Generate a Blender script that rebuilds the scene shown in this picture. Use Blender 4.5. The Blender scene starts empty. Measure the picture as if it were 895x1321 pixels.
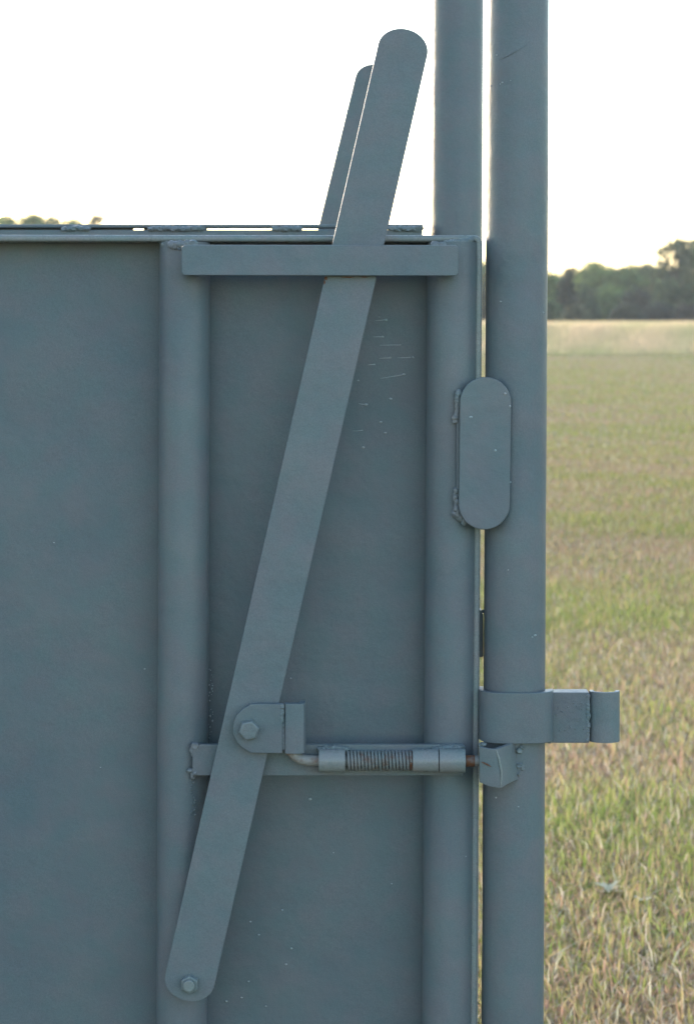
import bpy, bmesh, math, random
import numpy as np
from mathutils import Vector, Matrix, noise

# ------------------------------------------------------------------ camera, light, exposure
R = math.radians
scene = bpy.context.scene
C = scene.collection
random.seed(7)
rng = np.random.default_rng(7)

DIST, FPX, EYE, HOR = 2.75, 2957.0, 1.5, 403.0       # metres to the gate face, focal length in photo pixels, eye height, horizon row
cam = bpy.data.cameras.new('camera'); cam_o = bpy.data.objects.new('camera', cam); C.objects.link(cam_o)
cam_o.location = (0, -DIST, EYE); cam_o.rotation_euler = (R(90), 0, 0)
cam.sensor_fit = 'VERTICAL'; cam.sensor_height = 36; cam.sensor_width = 24.4
cam.lens = FPX / 1321 * 36
cam.shift_y = (HOR - 660.5) / 1321
cam.clip_start = .05; cam.clip_end = 4000
cam.dof.use_dof = True; cam.dof.focus_distance = DIST - .03; cam.dof.aperture_fstop = 12
scene.camera = cam_o

SUN_EL, SUN_ROT = R(12), R(-30)
w = bpy.data.worlds.new('World'); scene.world = w; w.use_nodes = True
nt = w.node_tree; nt.nodes.clear()
sky = nt.nodes.new('ShaderNodeTexSky'); sky.sky_type = 'NISHITA'; sky.sun_disc = False
sky.sun_elevation = SUN_EL; sky.sun_rotation = SUN_ROT
sky.air_density = 1.0; sky.dust_density = .9; sky.ozone_density = 1.2; sky.altitude = 200
bg = nt.nodes.new('ShaderNodeBackground'); bg.inputs[1].default_value = .15
wo = nt.nodes.new('ShaderNodeOutputWorld')
nt.links.new(sky.outputs[0], bg.inputs[0]); nt.links.new(bg.outputs[0], wo.inputs[0])
sl = bpy.data.lights.new('sun', 'SUN'); so = bpy.data.objects.new('sun', sl); C.objects.link(so)
sl.energy = .6; sl.angle = R(10); sl.color = (1, .82, .72)
sv = Vector((math.sin(SUN_ROT) * math.cos(SUN_EL), math.cos(SUN_ROT) * math.cos(SUN_EL), math.sin(SUN_EL)))
so.rotation_euler = sv.to_track_quat('Z', 'Y').to_euler(); so.location = (-6, 10, 6)
vs = scene.view_settings
vs.view_transform = 'Standard'; vs.look = 'None'; vs.gamma = 1; vs.use_curve_mapping = False
vs.exposure = 2.05
scene.cycles.max_bounces = 6; scene.cycles.transparent_max_bounces = 4

# ------------------------------------------------------------------ helpers
def at(px, py, y=0.0):
    """photo pixel -> world point on the vertical plane at depth y behind the gate face"""
    k = (DIST + y) / FPX
    return Vector(((px - 447.5) * k, y, EYE + (HOR - py) * k))

def S(y=0.0): return (DIST + y) / FPX                  # metres per photo pixel at depth y

def empty(name, label, cat, loc, group=None, kind=None):
    o = bpy.data.objects.new(name, None); C.objects.link(o); o.location = loc; o.empty_display_size = .1
    o['label'] = label; o['category'] = cat
    if group: o['group'] = group
    if kind: o['kind'] = kind
    return o

def root_loc(o):
    v = Vector((0, 0, 0))
    while o: v = v + o.location; o = o.parent
    return v

def link(name, me, mat, parent=None, label=None):
    o = bpy.data.objects.new(name, me); C.objects.link(o)
    if parent: o.parent = parent
    if mat: me.materials.append(mat)
    if name not in ('grass', 'tall_grass', 'tall_weeds', 'crown', 'trunk', 'field', 'haze', 'weld_bead', 'spring'):
        wn = o.modifiers.new('normals', 'WEIGHTED_NORMAL'); wn.keep_sharp = True; wn.weight = 90
    if label: o['label'] = label
    return o

def build(name, bm, mat, parent=None, label=None, smooth=True):
    """bm is in world coordinates; the object's mesh is stored relative to its thing's base"""
    if parent: bmesh.ops.translate(bm, verts=bm.verts, vec=-root_loc(parent))
    me = bpy.data.meshes.new(name); bm.normal_update(); bm.to_mesh(me); bm.free()
    if smooth:
        me.shade_smooth()
        try: me.set_sharp_from_angle(angle=R(32))
        except Exception: pass
    return link(name, me, mat, parent, label)

def bevel(bm, geom_edges, w_, seg=2):
    if w_ > 0:
        bmesh.ops.bevel(bm, geom=geom_edges, offset=w_, segments=seg, profile=.5, affect='EDGES', clamp_overlap=True)

def merge(dst, src):
    me = bpy.data.meshes.new('t'); src.to_mesh(me); src.free(); dst.from_mesh(me); bpy.data.meshes.remove(me)

def box(bm, x0, x1, y0, y1, z0, z1, bev=.0008):
    b = bmesh.new()
    bmesh.ops.create_cube(b, size=1)
    for v in b.verts:
        v.co = Vector(((x0 + x1) / 2 + v.co.x * (x1 - x0), (y0 + y1) / 2 + v.co.y * (y1 - y0), (z0 + z1) / 2 + v.co.z * (z1 - z0)))
    bevel(b, list(b.edges), bev); merge(bm, b)

def pbox(bm, px0, px1, py0, py1, yf, yb, bev=.0008):
    """a box whose front face (depth yf) spans the given photo pixels"""
    a, b = at(px0, py1, yf), at(px1, py0, yf)
    box(bm, a.x, b.x, yf, yb, a.z, b.z, bev)

def prism(bm, pts, yf, yb, bev=.001):
    """outline in photo pixels at depth yf, extruded straight back to yb"""
    b = bmesh.new()
    P = [at(x, y, yf) for x, y in pts]
    vf = [b.verts.new(p) for p in P]; vb = [b.verts.new((p.x, yb, p.z)) for p in P]
    n = len(P)
    f1 = b.faces.new(vf); f2 = b.faces.new(list(reversed(vb)))
    for i in range(n): b.faces.new((vf[i], vb[i], vb[(i + 1) % n], vf[(i + 1) % n]))
    bmesh.ops.recalc_face_normals(b, faces=b.faces)
    rim = [e for e in b.edges if all(v in set(vf) for v in e.verts)] + [e for e in b.edges if all(v in set(vb) for v in e.verts)]
    bevel(b, rim, bev, 2); merge(bm, b)

def arc(cx, cy, r, a0, a1, n=16):
    return [(cx + r * math.cos(R(a0 + (a1 - a0) * i / n)), cy + r * math.sin(R(a0 + (a1 - a0) * i / n))) for i in range(n + 1)]

def rod(bm, p0, p1, r, seg=48, bev=.0, rings=1, wob=0):
    p0, p1 = Vector(p0), Vector(p1); d = p1 - p0
    q = d.to_track_quat('Z', 'Y').to_matrix()
    b = bmesh.new(); rows = []
    for k in range(rings + 1):
        c = p0 + d * k / rings
        row = []
        for i in range(seg):
            a = 2 * math.pi * i / seg
            row.append(b.verts.new(c + q @ Vector((math.cos(a) * r, math.sin(a) * r, 0))))
        rows.append(row)
    for k in range(rings):
        for i in range(seg):
            b.faces.new((rows[k][i], rows[k][(i + 1) % seg], rows[k + 1][(i + 1) % seg], rows[k + 1][i]))
    ends = [b.faces.new(list(reversed(rows[0]))), b.faces.new(rows[-1])]
    if bev: bevel(b, [e for f in ends for e in f.edges], bev, 3)
    if wob:
        for v in b.verts:
            n3 = noise.noise_vector(v.co * 9) * wob
            v.co += n3
    merge(bm, b)

def tube(bm, pts, r, seg=10):
    pts = [Vector(p) for p in pts]; b = bmesh.new(); rows = []; up = None
    for i, p in enumerate(pts):
        t = (pts[min(i + 1, len(pts) - 1)] - pts[max(i - 1, 0)]).normalized()
        if up is None: up = t.orthogonal().normalized()
        up = (up - t * up.dot(t)).normalized(); s_ = t.cross(up)
        rr = r[i] if isinstance(r, (list, tuple)) else r
        rows.append([b.verts.new(p + (up * math.cos(2 * math.pi * j / seg) + s_ * math.sin(2 * math.pi * j / seg)) * rr) for j in range(seg)])
    for k in range(len(rows) - 1):
        for j in range(seg):
            b.faces.new((rows[k][j], rows[k][(j + 1) % seg], rows[k + 1][(j + 1) % seg], rows[k + 1][j]))
    b.faces.new(list(reversed(rows[0]))); b.faces.new(rows[-1])
    merge(bm, b)

def hexa(bm, c, r, y0, y1, rot=0, bev=.0012):
    b = bmesh.new()
    f = [b.verts.new((c.x + r * math.cos(R(60 * i + rot)), y0, c.z + r * math.sin(R(60 * i + rot)))) for i in range(6)]
    k = [b.verts.new((v.co.x, y1, v.co.z)) for v in f]
    ff = b.faces.new(f); b.faces.new(list(reversed(k)))
    for i in range(6): b.faces.new((f[i], k[i], k[(i + 1) % 6], f[(i + 1) % 6]))
    bmesh.ops.recalc_face_normals(b, faces=b.faces)
    bevel(b, list(ff.edges), bev, 3); merge(bm, b)

def blob(bm, c, sx, sy=None, sz=None, sub=2, amp=.35, seed=0):
    sy = sy or sx; sz = sz or sx
    b = bmesh.new(); bmesh.ops.create_icosphere(b, subdivisions=sub, radius=1)
    off = Vector((seed * 3.1, seed * 1.7, seed * 5.3))
    for v in b.verts:
        k = 1 + amp * noise.noise(v.co * 1.6 + off)
        v.co = Vector((c[0] + v.co.x * sx * k, c[1] + v.co.y * sy * k, c[2] + v.co.z * sz * k))
    merge(bm, b)

def bead(bm, p0, p1, r, n, jit=.25, sub=2):
    """a weld bead: overlapping uneven drops"""
    p0, p1 = Vector(p0), Vector(p1)
    for i in range(n):
        t = i / max(1, n - 1); c = p0.lerp(p1, t)
        c = c + Vector((random.uniform(-1, 1), random.uniform(-.3, .3), random.uniform(-1, 1))) * r * jit
        k = random.uniform(.75, 1.2)
        blob(bm, c, r * k, r * .7 * k, r * random.uniform(.8, 1.15), sub, .3, random.random() * 50)

# ------------------------------------------------------------------ materials
def mat(name):
    m = bpy.data.materials.new(name); m.use_nodes = True
    return m, m.node_tree, m.node_tree.nodes['Principled BSDF']

def nd(nt_, t, **kw):
    n = nt_.nodes.new(t)
    for k, v in kw.items():
        if k in n.inputs: n.inputs[k].default_value = v
        else: setattr(n, k, v)
    return n

def paint(name, base, rough=.42, rust=0.0, bump=.12, worn=0.0, spec=.34):
    m, t, p = mat(name)
    tc = nd(t, 'ShaderNodeTexCoord')
    n1 = nd(t, 'ShaderNodeTexNoise', Scale=5.0, Detail=6.0, Roughness=.6)
    n2 = nd(t, 'ShaderNodeTexNoise', Scale=900.0, Detail=2.0)
    n3 = nd(t, 'ShaderNodeTexNoise', Scale=70.0, Detail=5.0, Roughness=.65)
    for n in (n1, n2, n3): t.links.new(tc.outputs['Object'], n.inputs['Vector'])
    r1 = nd(t, 'ShaderNodeValToRGB')
    e = r1.color_ramp.elements
    e[0].position = .3; e[0].color = (base[0] * .84, base[1] * .88, base[2] * .93, 1)
    e[1].position = .72; e[1].color = (base[0] * 1.14, base[1] * 1.08, base[2] * 1.04, 1)
    t.links.new(n1.outputs[0], r1.inputs[0])
    mx = nd(t, 'ShaderNodeMixRGB', blend_type='MULTIPLY'); mx.inputs[0].default_value = 1
    r2 = nd(t, 'ShaderNodeValToRGB')
    r2.color_ramp.elements[0].position = .3; r2.color_ramp.elements[0].color = (.86, .86, .86, 1)
    r2.color_ramp.elements[1].position = .7; r2.color_ramp.elements[1].color = (1.1, 1.1, 1.1, 1)
    t.links.new(n2.outputs[0], r2.inputs[0])
    t.links.new(r1.outputs[0], mx.inputs[1]); t.links.new(r2.outputs[0], mx.inputs[2])
    n4 = nd(t, 'ShaderNodeTexNoise', Scale=28.0, Detail=3.0); t.links.new(tc.outputs['Object'], n4.inputs['Vector'])
    r4 = nd(t, 'ShaderNodeValToRGB'); r4.color_ramp.elements[0].position = .35; r4.color_ramp.elements[0].color = (1.09, .99, 1.0, 1); r4.color_ramp.elements[1].position = .65; r4.color_ramp.elements[1].color = (.90, 1.01, 1.0, 1)
    t.links.new(n4.outputs[0], r4.inputs[0])
    mz = nd(t, 'ShaderNodeMixRGB', blend_type='MULTIPLY'); mz.inputs[0].default_value = 1
    t.links.new(mx.outputs[0], mz.inputs[1]); t.links.new(r4.outputs[0], mz.inputs[2]); out = mz.outputs[0]
    if rust > 0:
        rr = nd(t, 'ShaderNodeValToRGB')
        rr.color_ramp.elements[0].position = 1 - rust - .12 if rust < 1 else 0; rr.color_ramp.elements[1].position = 1 - rust + .1 if rust < 1 else .2
        t.links.new(n3.outputs[0], rr.inputs[0])
        m2 = nd(t, 'ShaderNodeMixRGB'); m2.inputs[2].default_value = (.13, .052, .025, 1)
        t.links.new(rr.outputs[0], m2.inputs[0]); t.links.new(out, m2.inputs[1]); out = m2.outputs[0]
    t.links.new(out, p.inputs['Base Color'])
    rg = nd(t, 'ShaderNodeMapRange'); rg.inputs['To Min'].default_value = rough - .07; rg.inputs['To Max'].default_value = rough + .1
    t.links.new(n3.outputs[0], rg.inputs['Value']); t.links.new(rg.outputs[0], p.inputs['Roughness'])
    b1 = nd(t, 'ShaderNodeBump', Strength=bump, Distance=.0006); t.links.new(n2.outputs[0], b1.inputs['Height'])
    b2 = nd(t, 'ShaderNodeBump', Strength=bump * 1.3, Distance=.002); t.links.new(n3.outputs[0], b2.inputs['Height']); t.links.new(b1.outputs[0], b2.inputs['Normal'])
    b3 = nd(t, 'ShaderNodeBump', Strength=.5, Distance=.012); t.links.new(n1.outputs[0], b3.inputs['Height']); t.links.new(b2.outputs[0], b3.inputs['Normal'])
    t.links.new(b3.outputs[0], p.inputs['Normal'])
    p.inputs['Specular IOR Level'].default_value = spec
    return m

BASE = (.129, .150, .158)
M_paint = paint('grey_blue_paint', BASE, .4)
M_sheet = paint('grey_blue_sheet_paint', (.116, .138, .146), .46, bump=.1)
M_lever = paint('grey_blue_lever_paint', (.135, .156, .164), .42)
M_weld = paint('painted_weld', (.158, .178, .18), .34, bump=.3)
M_clean = paint('highlight_paint', (.20, .215, .208), .27)
M_rusty = paint('rusting_paint', (.16, .17, .165), .5, rust=.62, bump=.4)
M_spring = paint('rusty_spring_steel', (.17, .18, .175), .4, rust=.35, bump=.3)
M_chip = paint('bright_spatter', (.33, .35, .35), .3)
M_rod = paint('worn_rod', (.24, .23, .21), .4, rust=.38, bump=.3)

def veg(name, attr='col', rough=.7, trans=.35):
    m, t, p = mat(name)
    a = nd(t, 'ShaderNodeAttribute', attribute_name=attr)
    t.links.new(a.outputs['Color'], p.inputs['Base Color'])
    p.inputs['Roughness'].default_value = rough; p.inputs['Specular IOR Level'].default_value = .25
    tr = nd(t, 'ShaderNodeBsdfTranslucent'); t.links.new(a.outputs['Color'], tr.inputs[0])
    ms = nd(t, 'ShaderNodeMixShader'); ms.inputs[0].default_value = trans
    t.links.new(p.outputs[0], ms.inputs[1]); t.links.new(tr.outputs[0], ms.inputs[2])
    t.links.new(ms.outputs[0], t.nodes['Material Output'].inputs[0])
    return m
M_grass = veg('mown_grass_blades', trans=.5); M_tall = veg('tall_dry_grass', trans=.6); M_leaf = veg('tree_leaves', trans=.3)
M_bark, tb, pb = mat('bark'); nb = nd(tb, 'ShaderNodeTexNoise', Scale=12.0, Detail=6.0)
rb = nd(tb, 'ShaderNodeValToRGB'); rb.color_ramp.elements[0].color = (.045, .035, .028, 1); rb.color_ramp.elements[1].color = (.14, .11, .085, 1)
tb.links.new(nb.outputs[0], rb.inputs[0]); tb.links.new(rb.outputs[0], pb.inputs['Base Color']); pb.inputs['Roughness'].default_value = .9

# ground
M_ground, tg, pg = mat('mown_field_ground')
tc = nd(tg, 'ShaderNodeTexCoord')
def gnoise(scale, detail=6.0, sx=1, sy=1, rough=.6):
    mp = nd(tg, 'ShaderNodeMapping'); mp.inputs['Scale'].default_value = (sx, sy, 1)
    n = nd(tg, 'ShaderNodeTexNoise', Scale=scale, Detail=detail, Roughness=rough)
    tg.links.new(tc.outputs['Object'], mp.inputs[0]); tg.links.new(mp.outputs[0], n.inputs['Vector']); return n
def ramp(src, stops):
    r = nd(tg, 'ShaderNodeValToRGB'); els = r.color_ramp.elements
    while len(els) < len(stops): els.new(.5)
    for e_, (p_, c_) in zip(els, stops): e_.position = p_; e_.color = (*c_, 1)
    tg.links.new(src.outputs[0], r.inputs[0]); return r
g1 = gnoise(.22, 8, .55, 1); g2 = gnoise(7, 9, 1, 1, .75); g3 = gnoise(60, 6, 1, .6, .8)
c1 = ramp(g1, [(.36, (.235, .26, .105)), (.47, (.325, .285, .145)), (.56, (.36, .255, .17)), (.66, (.27, .27, .115))])
c2 = ramp(g2, [(.3, (.75, .72, .70)), (.5, (1, 1, 1)), (.72, (1.3, 1.28, 1.2))])
c3 = ramp(g3, [(.34, (.62, .58, .55)), (.52, (1, 1, 1)), (.7, (1.3, 1.28, 1.2))])
ma = nd(tg, 'ShaderNodeMixRGB', blend_type='MULTIPLY'); ma.inputs[0].default_value = .8
mb = nd(tg, 'ShaderNodeMixRGB', blend_type='MULTIPLY'); mb.inputs[0].default_value = .8
tg.links.new(c1.outputs[0], ma.inputs[1]); tg.links.new(c2.outputs[0], ma.inputs[2])
tg.links.new(ma.outputs[0], mb.inputs[1]); tg.links.new(c3.outputs[0], mb.inputs[2])
tg.links.new(mb.outputs[0], pg.inputs['Base Color']); pg.inputs['Roughness'].default_value = .95; pg.inputs['Specular IOR Level'].default_value = .1
gb = nd(tg, 'ShaderNodeBump', Strength=.8, Distance=.03); tg.links.new(g3.outputs[0], gb.inputs['Height']); tg.links.new(gb.outputs[0], pg.inputs['Normal'])

# ------------------------------------------------------------------ ground
bm = bmesh.new()
xs = [-1800, -400, -120, -50, -20, -10, -4, 0, 4, 8, 12, 20, 30, 50, 120, 400, 1800]
ys = [-400, -60, -15, -4, 0, 3, 6, 10, 15, 20, 30, 45, 60, 78, 95, 130, 200, 500, 2600]
grid = [[bm.verts.new((x, y, 0)) for x in xs] for y in ys]
for j in range(len(ys) - 1):
    for i in range(len(xs) - 1): bm.faces.new((grid[j][i], grid[j][i + 1], grid[j + 1][i + 1], grid[j + 1][i]))
g = build('field', bm, M_ground); g['kind'] = 'structure'; g['label'] = 'mown hay field of short green and straw coloured grass'; g['category'] = 'field'

# ------------------------------------------------------------------ grass
def patch(x, y):
    """0..1 slow variation over the field"""
    a = np.sin(x * .9 + 1.3 * np.sin(y * .55)) + np.sin(y * 1.35 + 1.1 * np.sin(x * 1.7 + 2)) + .8 * np.sin(x * 3.1 + y * 2.3) + .6 * np.sin(y * 4.7 - x * 2.2)
    return .5 + a / 6.8

def blades(name, X, Y, H, W, lean, colors, m, label, curve=.35, z0=0, tipcol=None):
    """each blade is a bent strip of three faces ending in a point"""
    n = len(X); a = rng.uniform(0, 2 * np.pi, n); d = rng.uniform(0, 2 * np.pi, n)
    wx, wy = np.cos(a) * W / 2, np.sin(a) * W / 2
    lx, ly = np.cos(d) * lean * H, np.sin(d) * lean * H
    V = np.empty((n, 5, 3), np.float32)
    for i, (t, ww) in enumerate(((0, 1), (.55, .85))):
        k = t ** 1.7
        V[:, 2 * i, 0] = X - wx * ww + lx * k; V[:, 2 * i, 1] = Y - wy * ww + ly * k
        V[:, 2 * i + 1, 0] = X + wx * ww + lx * k; V[:, 2 * i + 1, 1] = Y + wy * ww + ly * k
        V[:, 2 * i, 2] = V[:, 2 * i + 1, 2] = z0 + H * t * np.sqrt(np.clip(1 - lean ** 2 * .3, .1, 1))
    V[:, 4, 0] = X + lx; V[:, 4, 1] = Y + ly; V[:, 4, 2] = z0 + H * np.clip(1 - curve * lean, .15, 1)
    me = bpy.data.meshes.new(name)
    me.vertices.add(n * 5); me.vertices.foreach_set('co', V.ravel())
    base = (np.arange(n) * 5)[:, None]
    L = (base + np.array([0, 1, 3, 2, 2, 3, 4])).astype(np.int32).ravel()
    me.loops.add(n * 7); me.loops.foreach_set('vertex_index', L)
    me.polygons.add(n * 2)
    st = (np.arange(n) * 7)[:, None] + np.array([0, 4]); me.polygons.foreach_set('loop_start', st.astype(np.int32).ravel())
    me.update(calc_edges=True); me.validate()
    at_ = me.color_attributes.new('col', 'FLOAT_COLOR', 'POINT')
    col = np.ones((n, 5, 4), np.float32); col[:, :, :3] = colors[:, None, :]
    if tipcol is not None:
        for i, t in enumerate((0, 0, .6, .6, 1)): col[:, i, :3] = colors * (1 - t) + tipcol * t
    at_.data.foreach_set('color', col.ravel())
    o = link(name, me, m); o['kind'] = 'stuff'; o['label'] = label; o['category'] = 'grass'
    return o

PAL = np.array([[.66, .51, .26], [.60, .51, .21], [.35, .42, .10], [.49, .51, .16], [.58, .38, .26], [.74, .64, .47]])
def palette(x, y):
    p = patch(x, y); n = len(x)
    p = (.5 + (p - .5) * 1.5).clip(0, 1); wts = np.stack([.2 + 0 * p, .16 + 0 * p, .02 + .38 * (1 - p), .04 + .42 * (1 - p), .03 + .42 * p, .10 + .16 * p], 1)
    wts /= wts.sum(1, keepdims=True); cs = wts.cumsum(1)
    idx = (rng.random(n)[:, None] > cs).sum(1).clip(0, 5)
    return PAL[idx] * rng.uniform(.82, 1.14, (n, 1)) * rng.uniform(.95, 1.05, (n, 3))

def scatter(n, y0, y1, xa, xb, pw=1.0):
    """points between depths y0..y1 over x = xa(y)..xb(y), denser near the camera when pw > 1"""
    Y = y0 + (y1 - y0) * rng.random(n) ** pw
    k = (DIST + Y) / FPX
    X = (xa - 447.5) * k + ((xb - xa) * k) * rng.random(n)
    return X, Y
parts = []
for (n, y0, y1, xa, xb, pw) in ((150000, 1.6, 9, 560, 1010, 1.0), (110000, 9, 22, 580, 990, 1.25), (90000, 22, 79, 590, 990, 1.4), (30000, 1.0, 14, -900, 560, 1.2), (30000, 1.0, 16, 1010, 2400, 1.2)):
    X, Y = scatter(n, y0, y1, xa, xb, pw)
    far = np.clip((Y + DIST) / 12, 1, 4)
    # mowing leaves tufts: pull some blades towards tuft centres
    tx = np.round(X / .05) * .05 + np.sin(Y * 91) * .01; ty = np.round(Y / .07) * .07
    q = (rng.random(n) < .45) & (Y < 14)
    X = np.where(q, X * .35 + tx * .65, X); Y = np.where(q, Y * .35 + ty * .65, Y)
    H = rng.gamma(4.0, .0068, n) * (.75 + .6 * (1 - patch(X, Y))) + .012
    W = rng.uniform(.0022, .0052, n) * far
    lean = np.abs(rng.normal(.5, .5, n)).clip(0, 2.2)
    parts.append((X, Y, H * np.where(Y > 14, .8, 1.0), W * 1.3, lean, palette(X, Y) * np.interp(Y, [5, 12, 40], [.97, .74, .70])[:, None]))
# cut stems lying flat
n = 16000; X, Y = scatter(n, 1.6, 14, 540, 1020, 1.2)
parts.append((X, Y, rng.uniform(.04, .12, n), rng.uniform(.002, .0045, n), rng.uniform(1.4, 3, n), PAL[rng.choice([0, 5, 5, 4], n)] * rng.uniform(.8, 1.25, (n, 1))))
cat = [np.concatenate([p[i] for p in parts]) for i in range(6)]
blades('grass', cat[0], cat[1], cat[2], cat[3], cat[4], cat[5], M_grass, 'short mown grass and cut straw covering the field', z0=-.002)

# tall uncut strip in front of the trees
n = 150000
Y = 78 + 20 * rng.random(n) ** .95; X = np.where(rng.random(n) < .7, rng.uniform(4, 16, n), rng.uniform(-25, 45, n))
pt = .5 + .25 * np.sin(X * .8 + Y * .3) + .25 * np.sin(X * 2.3 - Y * .6)
H = (rng.normal(.82, .12, n) + .16 * pt).clip(.3, 1.25) * 1.0
H = H * (.12 + 1.1 * ((Y - 78) / 9).clip(0, 1)); H = np.minimum(H, 1.2)
front = (Y < 79.2); H = np.where(front & (rng.random(n) < .5), H * .6, H)
gcol = np.array([.44, .47, .20]); scol = np.array([.84, .63, .42])
mix = (rng.random((n, 1)) * .6 + .55 * pt[:, None] + .15).clip(0, 1); mix = np.where(front[:, None], mix * .8, mix)
cb = (gcol * (1 - mix * .35) + scol * mix * .35) * rng.uniform(.8, 1.15, (n, 1)); ct = (gcol * (1 - mix) + scol * mix) * rng.uniform(.8, 1.2, (n, 1))
blades('tall_grass', X, Y, H, rng.uniform(.02, .05, n), np.abs(rng.normal(.15, .12, n)), cb, M_tall, 'strip of tall pale uncut grass in front of the trees', tipcol=ct)
# green weeds standing in the tall grass
n = 9000; cx = rng.uniform(-25, 45, 60); cx[:14] = rng.uniform(6, 14, 14); ci = rng.integers(0, 60, n)
X = cx[ci] + rng.normal(0, .55, n); Y = 92 + rng.normal(0, 1.0, n)
blades('tall_weeds', X, Y, rng.uniform(.7, 1.25, n), rng.uniform(.04, .09, n), np.abs(rng.normal(.3, .2, n)), np.array([.20, .26, .09]) * rng.uniform(.7, 1.3, (n, 1)), M_tall, 'clumps of green weeds along the back of the tall grass')

# broad-leaved pale weeds on the near field
def weed(px, py, col, s, label):
    k = EYE * FPX / (py - HOR); y = k - DIST; X0 = (px - 447.5) * k / FPX
    b = bmesh.new(); r2 = random.Random(px)
    for i in range(20):
        a = r2.uniform(0, 2 * math.pi); L = s * r2.uniform(.6, 1.2); wd = L * r2.uniform(.10, .2); up = r2.uniform(.2, 1.3)
        d = Vector((math.cos(a), math.sin(a), 0)); sd = Vector((-d.y, d.x, 0))
        c0 = Vector((X0, y, .03)) + d * .004
        rows = []
        for t, ww in ((0, .25), (.3, .9), (.65, 1), (1, .08)):
            c = c0 + d * L * t + Vector((0, 0, L * up * (t - .55 * t * t)))
            rows.append((b.verts.new(c - sd * wd * ww), b.verts.new(c + Vector((0, 0, -.12 * wd))), b.verts.new(c + sd * wd * ww)))
        for q in range(3):
            for e in range(2): b.faces.new((rows[q][e], rows[q][e + 1], rows[q + 1][e + 1], rows[q + 1][e]))
    o = build('weed', b, None); 
    m, t_, p_ = mat('weed_leaf'); p_.inputs['Base Color'].default_value = (*col, 1); p_.inputs['Roughness'].default_value = .8
    n_ = nd(t_, 'ShaderNodeTexNoise', Scale=120.0); r_ = nd(t_, 'ShaderNodeValToRGB'); r_.color_ramp.elements[0].color = (*[c * .7 for c in col], 1); r_.color_ramp.elements[1].color = (*[min(1, c * 1.25) for c in col], 1)
    t_.links.new(n_.outputs[0], r_.inputs[0]); t_.links.new(r_.outputs[0], p_.inputs['Base Color'])
    o.data.materials.append(m); o['label'] = label; o['category'] = 'weed'; o['group'] = 'pale leafy weeds in the mown grass'
weed(785, 1165, (.64, .54, .34), .036, 'larger pale green leafy weed beside a cut straw in the near grass')
weed(829, 1178, (.70, .62, .44), .02, 'small whitish weed just right of the larger pale weed')

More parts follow.
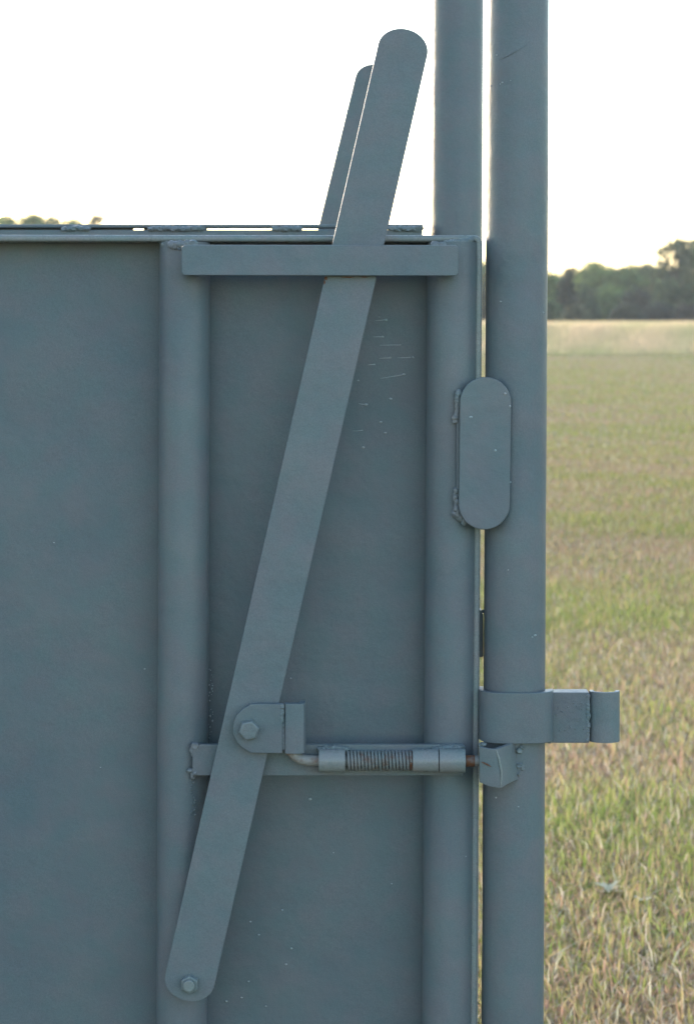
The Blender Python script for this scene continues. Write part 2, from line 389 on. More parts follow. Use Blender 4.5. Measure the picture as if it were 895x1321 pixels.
# ------------------------------------------------------------------ trees
def tree(px, top, yd, width, label, group, col, dens=1.0, shape='round', base=0.0, name='tree', cat='tree', seed=None):
    """px, top: photo pixel of the crown's centre and top; yd: metres behind the gate; width in photo pixels"""
    rd = random.Random(seed if seed is not None else int(px * 7 + top)); k = (DIST + yd) / FPX
    X0 = (px - 447.5) * k; Ht = EYE + (HOR - top) * k; Wd = width * k / 2
    rt = empty(name, label, cat, (X0, yd, 0), group)
    b = bmesh.new(); th = max(.5, Ht * .45); tr = Ht * .022 + .02
    tips = []
    lean = rd.uniform(-.08, .08)
    tube(b, [(X0 + lean * Ht * t * .5, yd, Ht * .85 * t) for t in (0, .08, .3, .6, 1)], [tr * 1.5, tr * 1.1, tr, tr * .6, tr * .15], 8)
    lobes = []
    nl = 20 if shape == 'round' else 9
    for i in range(nl):
        if shape == 'cone':
            t = (i + .5) / nl; r = Wd * (1 - t) ** .8 * .9 + .1; z = Ht * (.1 + .82 * t); a = rd.uniform(0, 6.28); off = r * .3
            lobes.append((X0 + math.cos(a) * off, yd + math.sin(a) * off, z, r * .85, Ht * .13))
        elif shape == 'bush':
            a = rd.uniform(0, 6.28); o_ = rd.uniform(0, .6) * Wd; z = Ht * rd.uniform(.3, .68)
            lobes.append((X0 + math.cos(a) * o_, yd + math.sin(a) * o_, z, Wd * rd.uniform(.35, .55), Ht * rd.uniform(.25, .33)))
        else:
            a = i * 2.4 + rd.uniform(-.4, .4); f = (i + .5) / nl; u_ = -1 + 2 * f
            rr = Wd * rd.uniform(.28, .42); o_ = Wd * math.sqrt(max(.05, 1 - u_ * u_)) * .68 * rd.uniform(.75, 1.08)
            rz_ = rr * rd.uniform(.7, .95); z = Ht * .60 + u_ * (Ht * .40 - rz_ * .8)
            lobes.append((X0 + math.cos(a) * o_, yd + math.sin(a) * o_, min(z + rd.uniform(-.05, .05) * Ht, Ht - rz_ * .9), rr, rz_))
    for (lx, ly, lz, rr, rz) in lobes:
        s0 = Vector((X0 + lean * Ht * .2, yd, Ht * rd.uniform(.15, .45)))
        e0 = Vector((lx, ly, lz)); mid = s0.lerp(e0, .5) + Vector((0, 0, .06 * Ht))
        if e0.z > s0.z: tube(b, [s0, mid, e0], [tr * .5, tr * .33, tr * .1], 6)
    build('trunk', b, M_bark, rt)
    # leaves: spray clusters on the shells of the lobes, leaf-sized faces
    P = []; Cc = []; Sz = []
    r_ = np.random.default_rng(int(px * 13 + top) % 99991)
    for (lx, ly, lz, rr, rz) in lobes:
        area = 4 * math.pi * rr * max(rr, rz)
        ns = int(max(14, area * 15 * dens))
        v = r_.normal(size=(ns, 3)); v /= np.linalg.norm(v, axis=1, keepdims=True)
        rad = r_.uniform(.4, 1.0, (ns, 1)) ** .6 * (1 + .3 * (r_.random((ns, 1)) < .15))
        c = np.array([lx, ly, lz]) + v * rad * np.array([rr, rr, rz])
        shade = r_.uniform(.6, 1.45, (ns, 1)) * np.array(col) * (1 + np.array([.3, .12, -.1]) * r_.uniform(-1, 1, (ns, 1)) * .5)
        kk = 11
        pts = np.repeat(c, kk, 0) + r_.normal(0, .15, (ns * kk, 3)) * np.array([1.2, 1.2, .8])
        P.append(pts); Cc.append(np.repeat(shade, kk, 0) * r_.uniform(.75, 1.25, (ns * kk, 1))); Sz.append(r_.uniform(.05, .11, ns * kk))
    P = np.concatenate(P); Cc = np.concatenate(Cc); Sz = np.concatenate(Sz)
    keep = (P[:, 2] > .12 + base); P, Cc, Sz = P[keep], Cc[keep], Sz[keep]
    n = len(P); P -= np.array([X0, yd, 0])
    u = r_.normal(size=(n, 3)); u /= np.linalg.norm(u, axis=1, keepdims=True)
    q = np.cross(u, r_.normal(size=(n, 3))); q /= np.linalg.norm(q, axis=1, keepdims=True)
    V = np.stack([P - u * Sz[:, None], P + q * Sz[:, None] * .6, P + u * Sz[:, None], P - q * Sz[:, None] * .6], 1).astype(np.float32)
    me = bpy.data.meshes.new('crown'); me.vertices.add(n * 4); me.vertices.foreach_set('co', V.ravel())
    me.loops.add(n * 4); me.loops.foreach_set('vertex_index', np.arange(n * 4, dtype=np.int32))
    me.polygons.add(n); me.polygons.foreach_set('loop_start', (np.arange(n) * 4).astype(np.int32))
    me.update(calc_edges=True); me.validate()
    ca = me.color_attributes.new('col', 'FLOAT_COLOR', 'POINT'); cc = np.ones((n, 4, 4), np.float32); cc[:, :, :3] = Cc[:, None, :]; ca.data.foreach_set('color', cc.ravel())
    link('crown', me, M_leaf, rt)
    return rt

G = 'trees along the far edge of the field'
DK = (.075, .11, .05); MD = (.16, .23, .075); YG = (.24, .30, .09); OL = (.18, .21, .085)
tree(732, 346, 122, 40, 'dark pointed evergreen tree nearest the tall post', G, (.035, .052, .034), 1.5, 'cone', name='evergreen_tree')
tree(703, 352, 128, 46, 'low green tree half hidden behind the front post', G, MD, 1.2)
tree(743, 388, 112, 28, 'small round pale olive bush below the dark evergreen', 'bushes under the far trees', (.12, .125, .075), 1.6, 'bush', name='bush', cat='bush')
tree(768, 338, 150, 66, 'broad yellow-green tree right of the dark evergreen', G, YG, 1.2)
tree(803, 342, 148, 56, 'rounded mid green tree between the yellow-green tree and the tall one', G, MD, 1.2)
tree(833, 341, 152, 54, 'flat-topped green tree just left of the tallest tree', G, OL, 1.2)
tree(785, 347, 165, 90, 'dense green tree filling the gap behind the yellow-green tree', G, MD, 1.0)
tree(845, 346, 165, 90, 'dense green tree filling the gap behind the flat-topped tree', G, OL, 1.0)
tree(735, 352, 165, 80, 'dense green tree showing around the dark evergreen', G, MD, 1.0)
tree(871, 308, 140, 58, 'tallest open-crowned tree with sky showing through its leaves', G, (.09, .12, .055), .8)
tree(902, 310, 142, 62, 'tall dark tree cut by the right edge of the photo', G, DK, 1.0)
tree(752, 366, 135, 60, 'low dark green tree behind the pale olive bush', G, DK, 1.3, 'bush')
tree(788, 362, 140, 62, 'wide bushy green tree standing low in the middle of the tree line', G, MD, 1.4, 'bush')
tree(826, 366, 136, 58, 'low dark tree under the flat-topped one', G, (.055, .07, .045), 1.4, 'bush')
tree(864, 362, 132, 60, 'dense dark undergrowth tree below the tallest tree', G, DK, 1.5, 'bush')
tree(902, 360, 132, 60, 'dense dark low tree at the right edge of the photo', G, DK, 1.5, 'bush')
tree(709, 384, 118, 30, 'small dark bush against the right side of the front post', 'bushes under the far trees', DK, 1.6, 'bush', name='bush', cat='bush')
tree(806, 390, 120, 44, 'low grey-green bush below the rounded tree', 'bushes under the far trees', (.07, .085, .055), 1.6, 'bush', name='bush', cat='bush')
tree(850, 388, 121, 50, 'low dark bush at the foot of the tallest tree', 'bushes under the far trees', (.045, .06, .045), 1.6, 'bush', name='bush', cat='bush')
tree(886, 390, 119, 44, 'low mauve-brown bush near the right edge of the photo', 'bushes under the far trees', (.075, .075, .055), 1.6, 'bush', name='bush', cat='bush')
# left: only the tops clear the gate's rail
tree(6, 275, 150, 52, 'tree top at the far left above the gate rail', G, YG, 1.2)
tree(36, 273, 152, 62, 'taller tree top left of the low bushy ones above the rail', G, MD, 1.2)
tree(66, 278, 156, 54, 'small tree top in the middle of the row above the rail', G, OL, 1.2)
tree(92, 283, 150, 46, 'lowest tree top at the end of the row above the rail', G, MD, 1.2)
tree(125, 277, 158, 28, 'single small tree top standing apart above the rail', G, (.13, .12, .06), 1.1)
# plain neighbours that a step to the side would bring into view
r5 = random.Random(3)
for px in list(range(165, 690, 65)) + list(range(955, 1400, 55)):
    tree(px, r5.uniform(325, 352), r5.uniform(135, 155), r5.uniform(70, 95), 'green tree of the line hidden behind the gate and beyond the frame', G, r5.choice([DK, MD, OL]), .6)

# ------------------------------------------------------------------ the near gate
PF = -.0603                                            # front of the gate's uprights
gate = empty('metal_gate', 'near grey-blue steel sheet gate with a slanted flat latch lever', 'gate', (-.55, 0, 0), 'steel gates of the chute')

XL = -1.62                                             # hinge side, outside the frame
TOPZ = at(0, 303.5, -.03).z
BOTZ = .22
xe = at(616.5, 800, 0).x
bm = bmesh.new(); nx, nz = 80, 60
vv = [[bm.verts.new((XL + (xe - .004 - XL) * i / nx, .0014 * noise.noise(Vector((i * .13, j * .17, 0))) + .0012 * noise.noise(Vector((i * .04, j * .05, 5))), BOTZ + (TOPZ - .005 - BOTZ) * j / nz)) for i in range(nx + 1)] for j in range(nz + 1)]
for j in range(nz):
    for i in range(nx): bm.faces.new((vv[j][i], vv[j][i + 1], vv[j + 1][i + 1], vv[j + 1][i]))
ge = bmesh.ops.extrude_face_region(bm, geom=bm.faces[:]); bmesh.ops.translate(bm, verts=[v for v in ge['geom'] if isinstance(v, bmesh.types.BMVert)], vec=(0, .004, 0))
bmesh.ops.recalc_face_normals(bm, faces=bm.faces)
sheet = build('sheet_panel', bm, M_sheet, gate)
def absorb(o, bm, m):
    """adds surface marks to an existing part's mesh with their own material slot"""
    p = o.parent; bmesh.ops.translate(bm, verts=bm.verts, vec=-root_loc(p))
    o.data.materials.append(m); k = len(o.data.materials) - 1
    for f in bm.faces: f.material_index = k; f.smooth = True
    t = bpy.data.meshes.new('t'); bm.to_mesh(t); bm.free()
    d = bmesh.new(); d.from_mesh(o.data); d.from_mesh(t); d.to_mesh(o.data); d.free(); bpy.data.meshes.remove(t)
# edge bar: a flat bar on edge running along the top and bending round the corner down the latch side
def edge_path():
    yb = -.03
    tl = at(-2000, 307.5, yb); z = at(0, 308, yb).z
    pts = [Vector((XL, 0, z + .0015)), Vector((at(300, 0, yb).x, 0, z))]
    c = at(610.5, 314.5, yb); r = 6.3 * S(yb)
    for i in range(7):
        a = R(90 - 15 * i); pts.append(Vector((c.x + r * math.cos(a), 0, c.z + r * math.sin(a))))
    e = at(609.5, 1321, yb); d0 = pts[-1]; sl_ = (e.x - d0.x) / (e.z - d0.z)
    pts.append(Vector((d0.x + sl_ * (BOTZ - d0.z), 0, BOTZ)))
    return pts
pts = edge_path(); bm = bmesh.new(); th = .0078; prof = []
for side, yy in ((0, -.044), (1, -.044), (1, .0085), (0, .0085)):
    row = []
    for i, p in enumerate(pts):
        t = (pts[min(i + 1, len(pts) - 1)] - pts[max(i - 1, 0)]).normalized(); n_ = Vector((t.z, 0, -t.x))   # towards the inside
        n_ = -n_ if False else n_
        q = p + (-n_ if side == 0 else n_) * th / 2
        row.append(bm.verts.new((q.x, yy, q.z)))
    prof.append(row)
long_e = []
for a in range(4):
    for i in range(len(pts) - 1): bm.faces.new((prof[a][i], prof[a][i + 1], prof[(a + 1) % 4][i + 1], prof[(a + 1) % 4][i]))
bm.faces.new([prof[a][0] for a in range(4)]); bm.faces.new([prof[a][-1] for a in reversed(range(4))])
bmesh.ops.recalc_face_normals(bm, faces=bm.faces)
bm.edges.ensure_lookup_table()
sel = [e for e in bm.edges if any(all(v in set(r_) for v in e.verts) for r_ in prof)]
bevel(bm, sel, .0030, 4)
build('edge_bar', bm, M_clean, gate)

def upright(px0, px1, name='upright_pipe'):
    """px0, px1 = centre column at rows 400 and 1300"""
    b = bmesh.new(); yc = -.0302; a = at(px0, 400, yc); c = at(px1, 1300, yc)
    m_ = (c.x - a.x) / (c.z - a.z); zt = TOPZ - .0085
    rod(b, (a.x + m_ * (BOTZ - a.z), yc, BOTZ), (a.x + m_ * (zt - a.z), yc, zt), .0301, 64, .001, 30, .0006)
    return build(name, b, M_paint, gate)
upright(238.5, 234.8); upright(583, 576.8)
b = bmesh.new(); rod(b, (XL + .03, -.0302, BOTZ), (XL + .03, -.0302, TOPZ - .0085), .0301, 48, .001); build('upright_pipe', b, M_paint, gate)
b = bmesh.new(); rod(b, (XL, -.0302, BOTZ - .031), (xe, -.0302, BOTZ - .031), .0301, 48, .001); build('bottom_pipe', b, M_paint, gate)

# guide strap the lever runs behind
LF, LB = -.084, -.074                                  # lever front and back
GF, GB = -.098, -.0885
bm = bmesh.new()
zc0 = at(0, 315.8, GF).z; zc1 = at(0, 355.6, GF).z
gx0, gx1 = at(234.5, 0, GF).x, at(591, 0, GF).x
o = arc(239.5, 320.8, 5, 180, 270, 6) + arc(586, 321.2, 5, 270, 360, 6) + arc(586, 350.8, 5, 0, 90, 6) + arc(239.5, 350.2, 5, 90, 180, 6)
prism(bm, o, GF, GB, .0012)
build('guide_strap', bm, M_lever, gate)
bm = bmesh.new()
for px in (236, 574):
    bm = bmesh.new(); pbox(bm, px, px + 15, 318, 353, GB - .0004, -.05, .001); build('standoff', bm, M_paint, gate)
def weld(parent, *runs):
    b = bmesh.new()
    for r_ in runs: bead(b, *r_)
    return build('weld_bead', b, M_weld, parent)
for px in (233.0, 592.5): weld(gate, (at(px, 318, -.055), at(px + .5, 353, -.055), .0036, 14))
weld(gate, (at(222, 316.5, -.060), at(250, 313.5, -.062), .0046, 12), (at(213, 315, -.045), at(232, 317, -.060), .0042, 10))
weld(gate, (at(560, 316.8, -.060), at(608, 310.5, -.046), .0046, 20))

# cross strap between the uprights that carries the bolt
bm = bmesh.new(); pbox(bm, 248.5, 597, 960.5, 1000.5, -.0685, -.0605, .0007); build('cross_strap', bm, M_paint, gate)
bm = bmesh.new()
blob(bm, at(252, 962, -.066), .0052, .005, .0045, 2, .4, 3); blob(bm, at(249, 969, -.063), .004, .004, .007, 2, .4, 8); build('weld_bead', bm, M_weld, gate); bm = bmesh.new(); blob(bm, at(247, 994, -.063), .0058, .004, .003, 2, .4, 5); blob(bm, at(253, 997, -.066), .0042, .004, .0028, 2, .4, 6); blob(bm, at(249, 1000, -.062), .003, .004, .006, 2, .4, 6)
for i in range(16): blob(bm, at(250 + random.uniform(-3, 3), 1003 + i * 3.2, -.059), random.uniform(.0008, .0019), sub=1, seed=i)
build('weld_bead', bm, M_weld, gate)

# oval stop plate on a spacer
bm = bmesh.new()
o = arc(626, 519.5, 33, 180, 360, 28) + arc(624.4, 650.5, 33, 0, 180, 28)
prism(bm, o, -.0745, -.0665, .0017); sp = build('stop_plate', bm, M_lever, gate)
bm = bmesh.new(); pbox(bm, 588.5, 600, 512, 668, -.0668, -.045, .001)
build('spacer', bm, M_paint, sp)
bm = bmesh.new()
weld(sp, (at(590.5, 505, -.066), at(588, 543, -.066), .0038, 13, .25)); weld(sp, (at(587, 634, -.066), at(589.5, 664, -.066), .0038, 10, .25), (at(587, 662, -.064), at(599, 673, -.064), .0042, 8, .25))
blob(bm, at(657.5, 524, -.0745), .0013, sub=2, seed=4); blob(bm, at(651, 508, -.0745), .0016, sub=2, seed=9); blob(bm, at(607, 538, -.0745), .0022, .001, .0012, 2, seed=2); blob(bm, at(638.5, 581, -.0745), .0014, .0008, .0014, 2, seed=1); blob(bm, at(658, 622, -.074), .0011, sub=1, seed=1)
absorb(sp, bm, M_chip)

# stop lug on the latch edge
bm = bmesh.new(); a, c = at(609, 848, -.02), at(623.4, 791, -.02)
box(bm, a.x, c.x, -.02, .03, a.z, c.z, .002); build('stop_lug', bm, M_paint, gate)
bm = bmesh.new(); bead(bm, at(614, 789, -.02), at(623, 789, -.02), .0022, 4); build('weld_bead', bm, M_clean, gate)

# weld spatter and runs under the paint
bm2 = bmesh.new(); bm = bmesh.new()
sps = [(498, 413, 2.4), (489, 409, 1.2), (493.5, 434.5, 2.2), (516, 445, 1.8), (532.5, 461, 2), (503, 461.5, 2.2), (521, 483, 2.4), (462, 491, 1.8), (503.5, 514.5, 2.6), (472, 522, 3), (491, 544.5, 2.3), (497, 558.5, 2.3), (468.5, 577, 2.3),
       (364, 1174, 1.7), (323, 1189, 1.8), (334, 1206, 1.8), (376, 1223.5, 2), (369, 1244, 2), (321, 1266, 1.6), (312, 1287, 1.8), (292, 1291.5, 2), (343, 1298, 1.6), (400, 1031, 2.6), (375, 875, 1.6), (187, 863, 1.6), (130, 990, 1.2), (70, 700, 1.2), (505, 1140, 1.2), (430, 1100, 1.1)]
for i, (x, y, r_) in enumerate(sps):
    blob(bm, at(x, y, -.0008), r_ * S() * .85, .0012, r_ * S() * .6, 2, .3, i)
for (x0, y0, x1, y1) in ((470, 491, 520, 483.5), (476, 462, 503, 461.8), (503, 461.6, 530, 461), (478, 414, 497, 412.6), (459, 520, 472, 522), (473, 434, 492, 434.6), (468, 445, 515, 445), (462, 471, 484, 470), (455, 556, 468, 555)):
    tube(bm2, [at(x0, y0, .0002), at((x0 + x1) / 2, (y0 + y1) / 2 + .3, -.0004), at(x1, y1, -.0008)], [.0002, .00035, .0006], 8)
for (x, y) in ((602, 436), (600, 1104), (597, 1118), (612.5, 560)): blob(bm, at(x, y, -.05), .0013, .004, .0013, 2, .3, x)
for i in range(40):
    blob(bm, at(random.uniform(269, 275), random.uniform(860, 955), -.012), random.uniform(.0004, .0011), sub=1, seed=i)
absorb(sheet, bm, M_chip); absorb(sheet, bm2, M_chip)

# ---- latch lever
lv_pts = []
AX = lambda py: 355.7 + (780 - py) * .2285
ang = math.degrees(math.atan(.2285)); ca, sa = math.cos(R(ang)), math.sin(R(ang))
hw = 32.6
def lev(cx, cy, hw_, top_r, c_top, c_bot):
    """outline of a flat bar with rounded ends; c_top and c_bot = rows of the ends' centres on the axis"""
    o = []
    ct = (cx + (cy - c_top) * .2285, c_top); cb = (cx + (cy - c_bot) * .2285, c_bot)
    for i in range(25):
        a = R(180 + 180 * i / 24); u, v = math.cos(a) * hw_, math.sin(a) * top_r
        o.append((ct[0] + u * ca - v * sa, ct[1] + u * sa + v * ca))
    for i in range(25):
        a = R(0 + 180 * i / 24); u, v = math.cos(a) * hw_, math.sin(a) * top_r
        o.append((cb[0] + u * ca - v * sa, cb[1] + u * sa + v * ca))
    return o
bm = bmesh.new(); prism(bm, lev(355.7, 780, hw, 27, 64, 1265), LF, LB, .0011)
lever = build('latch_lever', bm, M_lever, gate, 'long slanted flat bar lever rising past the top rail with rounded ends')
bm = bmesh.new()
for (x, y, a_, b_) in ((420.5, 359, 2.2, 2.6), (418.6, 364, 1.2, 3.0), (448, 357.6, 9, .8), (470, 357.4, 5, .7)): blob(bm, at(x, y, LF + .0001), a_ * S(LF), .0003, b_ * S(LF), 2, .5, x)
absorb(lever, bm, M_rusty)
pv = at(245, 1268.5, LF)
bm = bmesh.new(); hexa(bm, pv, 12.4 * S(LF), LF - .0085, LF + .0002, 90, .0022); build('pivot_nut', bm, M_weld, lever)
bm = bmesh.new(); rod(bm, (pv.x - .0003, -.03, pv.z + .0003), (pv.x - .0003, LF - .0135, pv.z + .0003), 7.6 * S(LF), 32, .0012); build('pivot_bolt', bm, M_clean, lever)
bm = bmesh.new(); rod(bm, (pv.x, LB + .0002, pv.z), (pv.x, -.052, pv.z), 17 * S(LF), 32, .0006); build('spacer_washer', bm, M_paint, lever)

# ---- clevis and spring bolt
CF = -.0965
bm = bmesh.new()
o = [(364.5, 908.3)] + [(338, 908), (322, 908.3)] + [(333 + 32.5 * math.cos(R(a)), 940 + 31.8 * math.sin(R(a))) for a in range(248, 111, -8)] + [(322.5, 971.6), (338, 972), (364.5, 972)]
# drop near-duplicates
oo = []
for p in o:
    if not oo or (abs(p[0] - oo[-1][0]) + abs(p[1] - oo[-1][1])) > .8: oo.append(p)
prism(bm, oo, CF, CF + .0085, .0014)
clevis = build('clevis', bm, M_paint, gate, 'rounded bracket plate bolted across the lever')
bm = bmesh.new()
# curved end piece of the clevis, standing forward and rolling back to the strap
P = []
x0, x1 = at(366.5, 0, CF).x, at(394, 0, CF).x; zt, zb = at(0, 907.6, CF).z, at(0, 972.4, CF).z
prf = [(x0, CF + .0035), (x0 + .0018, CF - .0005), (x0 + .008, CF - .0022), (x1 - .007, CF - .0018), (x1 - .002, CF + .0008), (x1, CF + .006), (x1, CF + .022), (x1 - .007, CF + .022), (x1 - .008, CF + .009), (x0, CF + .009)]
vt = [bm.verts.new((x, y, zt)) for x, y in prf]; vb = [bm.verts.new((x, y, zb)) for x, y in prf]
bm.faces.new(vt); bm.faces.new(list(reversed(vb)))
for i in range(len(prf)): bm.faces.new((vt[i], vb[i], vb[(i + 1) % len(prf)], vt[(i + 1) % len(prf)]))
bmesh.ops.recalc_face_normals(bm, faces=bm.faces)
bevel(bm, [e for e in bm.edges if abs(e.verts[0].co.z - e.verts[1].co.z) < 1e-6 and any(abs(f.normal.z) > .5 for f in e.link_faces)], .001, 2)
build('bent_end', bm, M_lever, clevis)
weld(clevis, (at(364.5, 911, CF + .001), at(363.5, 930, CF + .001), .0024, 10, .2), (at(365, 930, CF + .0032), at(366, 966, CF + .0032), .002, 18, .12))
cb = at(321.5, 941, CF)
bm = bmesh.new(); hexa(bm, cb, 13.6 * S(CF), CF - .0095, CF + .0002, 12, .0028); build('hex_bolt', bm, M_weld, clevis)
bm = bmesh.new(); rod(bm, (cb.x, CF + .001, cb.z), (cb.x, -.03, cb.z), .006, 24); build('bolt_shank', bm, M_paint, clevis)

RY = -.0838                                            # axis of the sliding bolt
ra = at(0, 981.3, RY).z
bm = bmesh.new()
pth = [at(366, 958, RY), at(372, 966, RY), at(380, 974.5, RY), at(388, 979.5, RY), at(397, 981.2, RY)] + [at(x, 981.3, RY) for x in (430, 500, 600, 622)]
tube(bm, pth, 6.8 * S(RY), 20)
latch = build('latch_rod', bm, M_rod, gate, 'worn steel sliding rod bent down behind the bracket')
def sleeve(x0, x1, r_, m):
    b = bmesh.new(); a, c = at(x0, 981.3, RY), at(x1, 981.3, RY)
    rod(b, a, c, r_ * S(RY), 48, .0009); build('sleeve', b, m, gate)
sleeve(411.5, 445, 14.8, M_clean); sleeve(532, 565, 14.6, M_clean); sleeve(566.3, 599.5, 15.4, M_clean)
bm = bmesh.new(); rod(bm, at(600.5, 981.6, RY), at(612, 981.6, RY), 7.6 * S(RY), 28, .0006); build('rod_sleeve', bm, M_rusty, latch, 'rusty short stretch of the rod at the gate edge')
bm = bmesh.new(); pts = []; turns = 18.5; N = int(turns * 18); xa, xb = at(447.5, 0, RY).x, at(530, 0, RY).x
for i in range(N + 1):
    t = i / N; a = 2 * math.pi * turns * t
    pts.append((xa + (xb - xa) * t, RY + math.cos(a) * 11.2 * S(RY), ra + math.sin(a) * 11.2 * S(RY)))
tube(bm, pts, 1.85 * S(RY), 8); build('spring', bm, M_spring, latch, 'rusting coil spring around the rod')
bm = bmesh.new(); hexa(bm, at(0, 0, 0), .001, 0, .001) if False else None
rod(bm, at(528.5, 981.3, RY), at(531.2, 981.3, RY), 12.5 * S(RY), 32, .0004); build('collar_ring', bm, M_rusty, latch)
bm = bmesh.new()
for i in range(9): blob(bm, at(414 + i * 4, 966.5 - 2.2 * math.sin(i / 8 * 3.1), -.072), .0052, .0055, .0032, 2, .35, i)
build('weld_bead', bm, M_weld, gate); bm = bmesh.new()
for i in range(11): blob(bm, at(562 + i * 3.2, 967 - 3.2 * math.sin(min(1, i / 5) * 1.6), -.07), .0055, .007, .0036, 2, .35, i + 20)
build('weld_bead', bm, M_weld, gate)

# ------------------------------------------------------------------ the near post
post = empty('gate_post', 'thick grey-blue steel pipe post beside the gate carrying the band bracket', 'post', (.2, -.03, 0), 'steel pipe posts')
yc = -.03; PR = .0365
def postrod(px0, px1, yc, r, zt, parent, name='pipe'):
    b = bmesh.new(); a, c = at(px0, 0, yc), at(px1, 1321, yc); m_ = (c.x - a.x) / (c.z - a.z)
    rod(b, (a.x + m_ * (-a.z - .1), yc, -.1), (a.x + m_ * (zt - a.z), yc, zt), r, 96, .001, 40, .0007)
    global pipe_o
    pipe_o = build(name, b, M_paint, parent); return lambda z: a.x + m_ * (z - a.z)
fx = postrod(668, 660.6, yc, PR, 2.45, post)
post_pipe = pipe_o
b = bmesh.new(); rod(b, (fx(2.45), yc, 2.449), (fx(2.45), yc, 2.456), .039, 48, .001); build('end_cap', b, M_paint, post)
# scratches and drips on the pipe
def onpost(px, py, lift=.0002):
    p = at(px, py, yc - PR * .9); dx = max(-.999, min(.999, (p.x - fx(p.z)) / PR))
    return Vector((p.x, yc - PR * math.sqrt(1 - dx * dx) - lift, p.z))
bm = bmesh.new()
tube(bm, [onpost(x, y) for x, y in ((644, 77), (650, 74), (656, 71.5), (660, 69), (666, 66), (672, 62.5), (680, 57.5))], [.0002, .0005, .0007, .0005, .0004, .0003, .0002], 8)
absorb(post_pipe, bm, M_paint); bm = bmesh.new()
for (x, y, r_) in ((648, 106, 1.6), (645, 108, 1.2), (658, 104, 1), (634, 109, 1.5), (641, 70, 1.3), (646, 389, 1.6), (701, 403, 1.8), (640, 1030, 1.8), (668, 1040, 1.2), (690, 820, 2.2), (686, 822, 1.4), (655, 735, 1)):
    blob(bm, onpost(x, y), r_ * S() * .9, .0007, r_ * S() * .6, 2, .4, x)
absorb(post_pipe, bm, M_chip)

# band bracket round the post
zt, zb = at(0, 893.5, -.07).z, at(0, 958.8, -.07).z; cx = fx((zt + zb) / 2)
bm = bmesh.new(); r0, r1 = PR + .0008, PR + .0078; n = 40; rows = []
for i in range(n + 1):
    a = R(176 + (352 - 176 + 0) * i / n)
    sg = lambda v, e: math.copysign(abs(v) ** e, v)
    rows.append([(cx + .0012 + r_ * sg(math.cos(a), .62), yc + r_ * sg(math.sin(a), .62)) for r_ in (r0, r1)])
vs_ = [[bm.verts.new((x, y, z)) for (x, y) in (rw[0], rw[1]) for z in (zb, zt)] for rw in rows]   # [in-bot, in-top, out-bot, out-top]
for i in range(n):
    p, q = vs_[i], vs_[i + 1]
    bm.faces.new((p[2], q[2], q[3], p[3])); bm.faces.new((p[0], p[1], q[1], q[0])); bm.faces.new((p[1], p[3], q[3], q[1])); bm.faces.new((p[0], q[0], q[2], p[2]))
bm.faces.new((vs_[0][0], vs_[0][2], vs_[0][3], vs_[0][1])); bm.faces.new((vs_[-1][0], vs_[-1][1], vs_[-1][3], vs_[-1][2]))
bmesh.ops.recalc_face_normals(bm, faces=bm.faces)
bevel(bm, [e for e in bm.edges if len(e.link_faces) == 2 and e.calc_face_angle(0) > 1], .001, 2)
band = build('band_bracket', bm, M_paint, post, 'curved steel band around the post with a flat arm to the right')
bm = bmesh.new(); a, c = at(702, 958.6, -.044), at(759.5, 893.3, -.044)
box(bm, a.x, c.x, -.044, -.019, a.z, c.z, .0012); arm_o = build('arm', bm, M_paint, band)
bm = bmesh.new()                                       # curled end: a short vertical half-tube
ccx = at(781, 0, -.05).x; rr0 = 19.8 * S(-.05); rows = []
for i in range(29):
    a = R(150 + 230 * i / 28); rows.append([(ccx + r_ * math.cos(a), -.034 + r_ * .75 * math.sin(a)) for r_ in (rr0 - .005, rr0)])
z1, z0_ = at(0, 893.4, -.048).z, at(0, 959, -.048).z
vs_ = [[bm.verts.new((x, y, z)) for (x, y) in (rw[0], rw[1]) for z in (z0_, z1)] for rw in rows]
for i in range(28):
    p, q = vs_[i], vs_[i + 1]
    bm.faces.new((p[2], q[2], q[3], p[3])); bm.faces.new((p[0], p[1], q[1], q[0])); bm.faces.new((p[1], p[3], q[3], q[1])); bm.faces.new((p[0], q[0], q[2], p[2]))
bm.faces.new((vs_[0][0], vs_[0][2], vs_[0][3], vs_[0][1])); bm.faces.new((vs_[-1][0], vs_[-1][1], vs_[-1][3], vs_[-1][2]))
bmesh.ops.recalc_face_normals(bm, faces=bm.faces)
bevel(bm, [e for e in bm.edges if len(e.link_faces) == 2 and e.calc_face_angle(0) > 1], .0009, 2)
build('curled_end', bm, M_weld, band)
weld(band, (at(709, 897, -.046), at(709, 955, -.046), .0032, 24, .2)); weld(band, (at(758, 897, -.043), at(757.5, 955, -.043), .0027, 26, .2)); bm = bmesh.new()
for i in range(26): blob(bm, at(random.uniform(716, 753), random.uniform(903, 950), -.044), random.uniform(.0005, .0015), .0008, sub=1, seed=i)
absorb(arm_o, bm, M_weld)

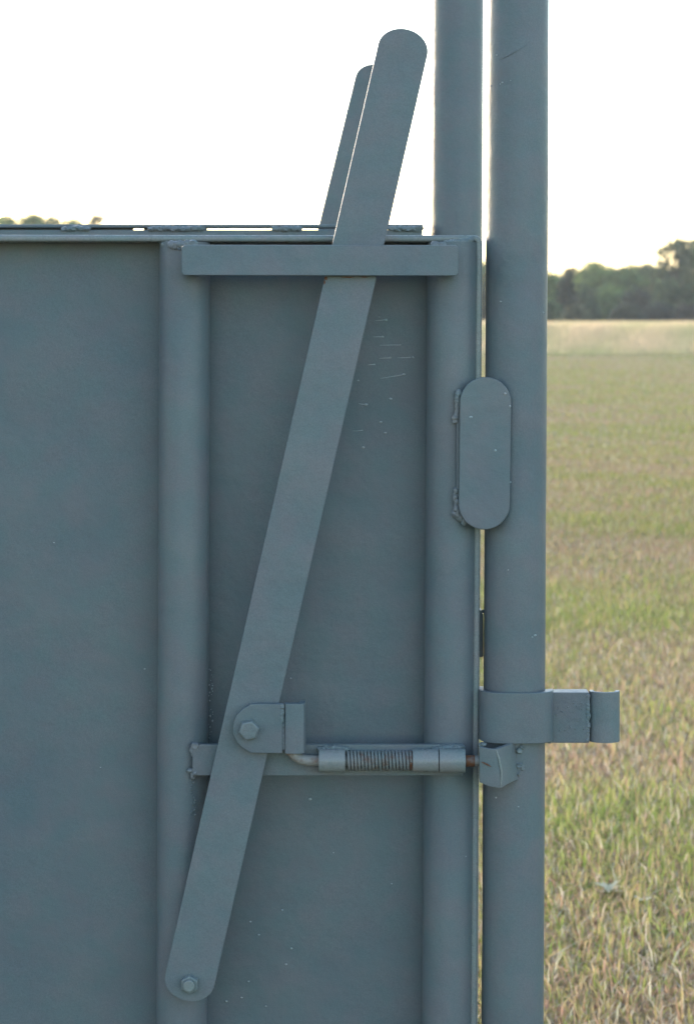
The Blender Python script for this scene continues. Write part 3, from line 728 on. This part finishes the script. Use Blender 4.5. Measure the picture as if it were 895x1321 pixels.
# catch: a bent plate welded to the post that receives the bolt
bm = bmesh.new()
top = [(617.5, -.070, 957.5), (618, -.099, 963.3), (629, -.1025, 965.8), (638, -.1035, 966.5), (642, -.102, 965.8), (645, -.098, 964.8), (655, -.083, 961), (664, -.0685, 958)]
bot = [(617.5, -.070, 1004), (618.2, -.099, 1009.5), (630, -.1025, 1014.5), (644, -.1035, 1017), (648.5, -.102, 1015.5), (651.5, -.098, 1013.5), (660, -.083, 1009), (668.5, -.0665, 1005.5)]
def catch_rows(off):
    T = []; B = []
    for L_, D_ in ((top, T), (bot, B)):
        q = [at(x, y, yy) for x, yy, y in L_]
        for i, p in enumerate(q):
            t = (q[min(i + 1, len(q) - 1)] - q[max(i - 1, 0)]); t.z = 0; t.normalize(); nn = Vector((-t.y, t.x, 0))
            D_.append(p + nn * off)
    return T, B
To, Bo = catch_rows(0); Ti, Bi = catch_rows(.0055)
M_ = 6
def col_(T, B, i): return [bm.verts.new(T[i].lerp(B[i], j / M_)) for j in range(M_ + 1)]
O = [col_(To, Bo, i) for i in range(8)]; I = [col_(Ti, Bi, i) for i in range(8)]
for i in range(7):
    for j in range(M_):
        bm.faces.new((O[i][j], O[i][j + 1], O[i + 1][j + 1], O[i + 1][j])); bm.faces.new((I[i][j], I[i + 1][j], I[i + 1][j + 1], I[i][j + 1]))
    bm.faces.new((O[i][0], O[i + 1][0], I[i + 1][0], I[i][0])); bm.faces.new((O[i][M_], I[i][M_], I[i + 1][M_], O[i + 1][M_]))
for i in (0, 7):
    for j in range(M_): bm.faces.new((O[i][j], I[i][j], I[i][j + 1], O[i][j + 1]))
bmesh.ops.recalc_face_normals(bm, faces=bm.faces)
bevel(bm, [e for e in bm.edges if len(e.link_faces) == 2 and e.calc_face_angle(0) > 1], .0009, 2)
catch = build('catch_plate', bm, M_paint, post, 'bent steel catch plate that receives the sliding rod')
bm = bmesh.new()
blob(bm, at(669, 968, -.067), .0042, .005, .004, 2, .5, 1); blob(bm, at(672, 964, -.066), .003, .004, .003, 2, .5, 2); blob(bm, at(669, 987, -.066), .0052, .005, .0032, 2, .5, 3); blob(bm, at(673, 990, -.064), .003, .004, .004, 2, .5, 4); blob(bm, at(668, 998, -.066), .003, .004, .003, 2, .5, 7)
build("weld_bead", bm, M_weld, catch); bm = bmesh.new(); blob(bm, at(622, 960.5, -.09), .0042, .006, .0028, 2, .5, 9)
build('weld_bead', bm, M_weld, catch)
bm = bmesh.new(); tube(bm, [at(639.5, 967.5, -.1030), at(643.5, 980, -.1030), at(646.5, 996, -.1030), at(645.8, 1015.5, -.1030)], [.0008, .0014, .0013, .0008], 10); build('fold_highlight', bm, M_clean, catch)  # lighter glossy tube along the fold, painting in its bright edge highlight
bm = bmesh.new(); tube(bm, [at(621, 983, -.1013), at(627, 985.5, -.1032), at(633, 989, -.1037)], [.0006, .0011, .0006], 8); build('rust_nick', bm, M_rusty, catch)

# ------------------------------------------------------------------ the far gate and far post
YB = .69
fg = empty('metal_gate', 'far steel gate whose welded double top rail shows just above the near one', 'gate', (-.5, YB, 0), 'steel gates of the chute')
xr = at(545.5, 0, YB).x; ztop = at(0, 289.3, YB).z
bm = bmesh.new(); box(bm, XL, xr, YB, YB + .045, ztop - .0052, ztop, .0015); build('top_bar', bm, M_paint, fg)
zr = at(0, 296.8, YB).z
bm = bmesh.new(); box(bm, XL, xr - .001, YB - .004, YB + .05, zr - .012, zr, .0015); build('rail', bm, M_paint, fg)
bm = bmesh.new(); box(bm, XL, xr - .003, YB + .02, YB + .024, .22, zr - .011, .0008); build('sheet_panel', bm, M_sheet, fg)
bm = bmesh.new(); box(bm, XL, at(172, 0, YB + .02).x, YB + .018, YB + .026, zr - .001, ztop - .005, 0)
box(bm, at(186, 0, YB + .02).x, at(267, 0, YB + .02).x, YB + .018, YB + .026, zr - .001, ztop - .005, 0)
box(bm, at(500, 0, YB + .02).x, xr - .004, YB + .018, YB + .026, zr - .001, ztop - .005, 0)
build('spacer', bm, M_paint, fg)
bm = bmesh.new()
for (x0, x1) in ((84, 114), (196, 262), (356, 387), (505, 541)):
    bm = bmesh.new()
    for i in range(int((x1 - x0) / 4) + 1):
        blob(bm, at(x0 + i * 4, 295 + random.uniform(-1, 1), YB - .003), .0068, .006, .0045, 2, .45, i + x0)
    build('weld_bead', bm, M_weld, fg)
for px in (245, 512):
    b = bmesh.new(); p = at(px, 0, YB + .05); rod(b, (p.x, YB + .058, .22), (p.x, YB + .058, zr - .013), .0301, 32, .001); build('upright_pipe', b, M_paint, fg)
# its lever, on the far side
bm = bmesh.new(); yl = YB + .095
def lev2():
    hw2, tr2 = 25.5, 22; o = []; sl2 = .245; a0 = math.atan(sl2); c2, s2 = math.cos(a0), math.sin(a0)
    top_c = (483.0, 105.0); bot_c = (top_c[0] - sl2 * (1000 - 105), 1000)
    for (cc, st_) in ((top_c, 180), (bot_c, 0)):
        for i in range(17):
            a = R(st_ + 180 * i / 16); u, v = math.cos(a) * hw2, math.sin(a) * tr2; o.append((cc[0] + u * c2 - v * s2, cc[1] + u * s2 + v * c2))
    return o
prism(bm, lev2(), yl, yl + .01, .0011); build('latch_lever', bm, M_lever, fg, 'upper end of the far gate lever behind the near lever')
b = bmesh.new(); p0, p1 = at(225, 330, yl + .02), at(540, 372, yl + .02); box(b, p0.x, p1.x, yl + .014, yl + .022, p1.z, p0.z, .001); build('guide_strap', b, M_paint, fg)

fp = empty('gate_post', 'farther steel pipe post standing just behind the gate top', 'post', (.17, YB + .03, 0), 'steel pipe posts')
postrod(590.4, 583, YB + .03, .0386, 2.45, fp)
b = bmesh.new(); p = at(590.6, 0, YB + .03); rod(b, (p.x + .006, YB + .03, 2.449), (p.x + .006, YB + .03, 2.456), .04, 48, .001); build('end_cap', b, M_paint, fp)

# ------------------------------------------------------------------ the air over the field
bm = bmesh.new(); box(bm, -900, 900, -60, 900, -1.2, 16, 0)
hz, th_, ph_ = mat('evening_haze'); th_.nodes.remove(ph_)
pv_ = nd(th_, 'ShaderNodeVolumePrincipled'); pv_.inputs['Density'].default_value = .0007; pv_.inputs['Color'].default_value = (.93, .93, .93, 1); pv_.inputs['Anisotropy'].default_value = .2
th_.links.new(pv_.outputs[0], th_.nodes['Material Output'].inputs['Volume'])
h = build('haze', bm, hz, None, 'thin pale evening haze over the field', smooth=False); h['kind'] = 'stuff'; h['category'] = 'haze'
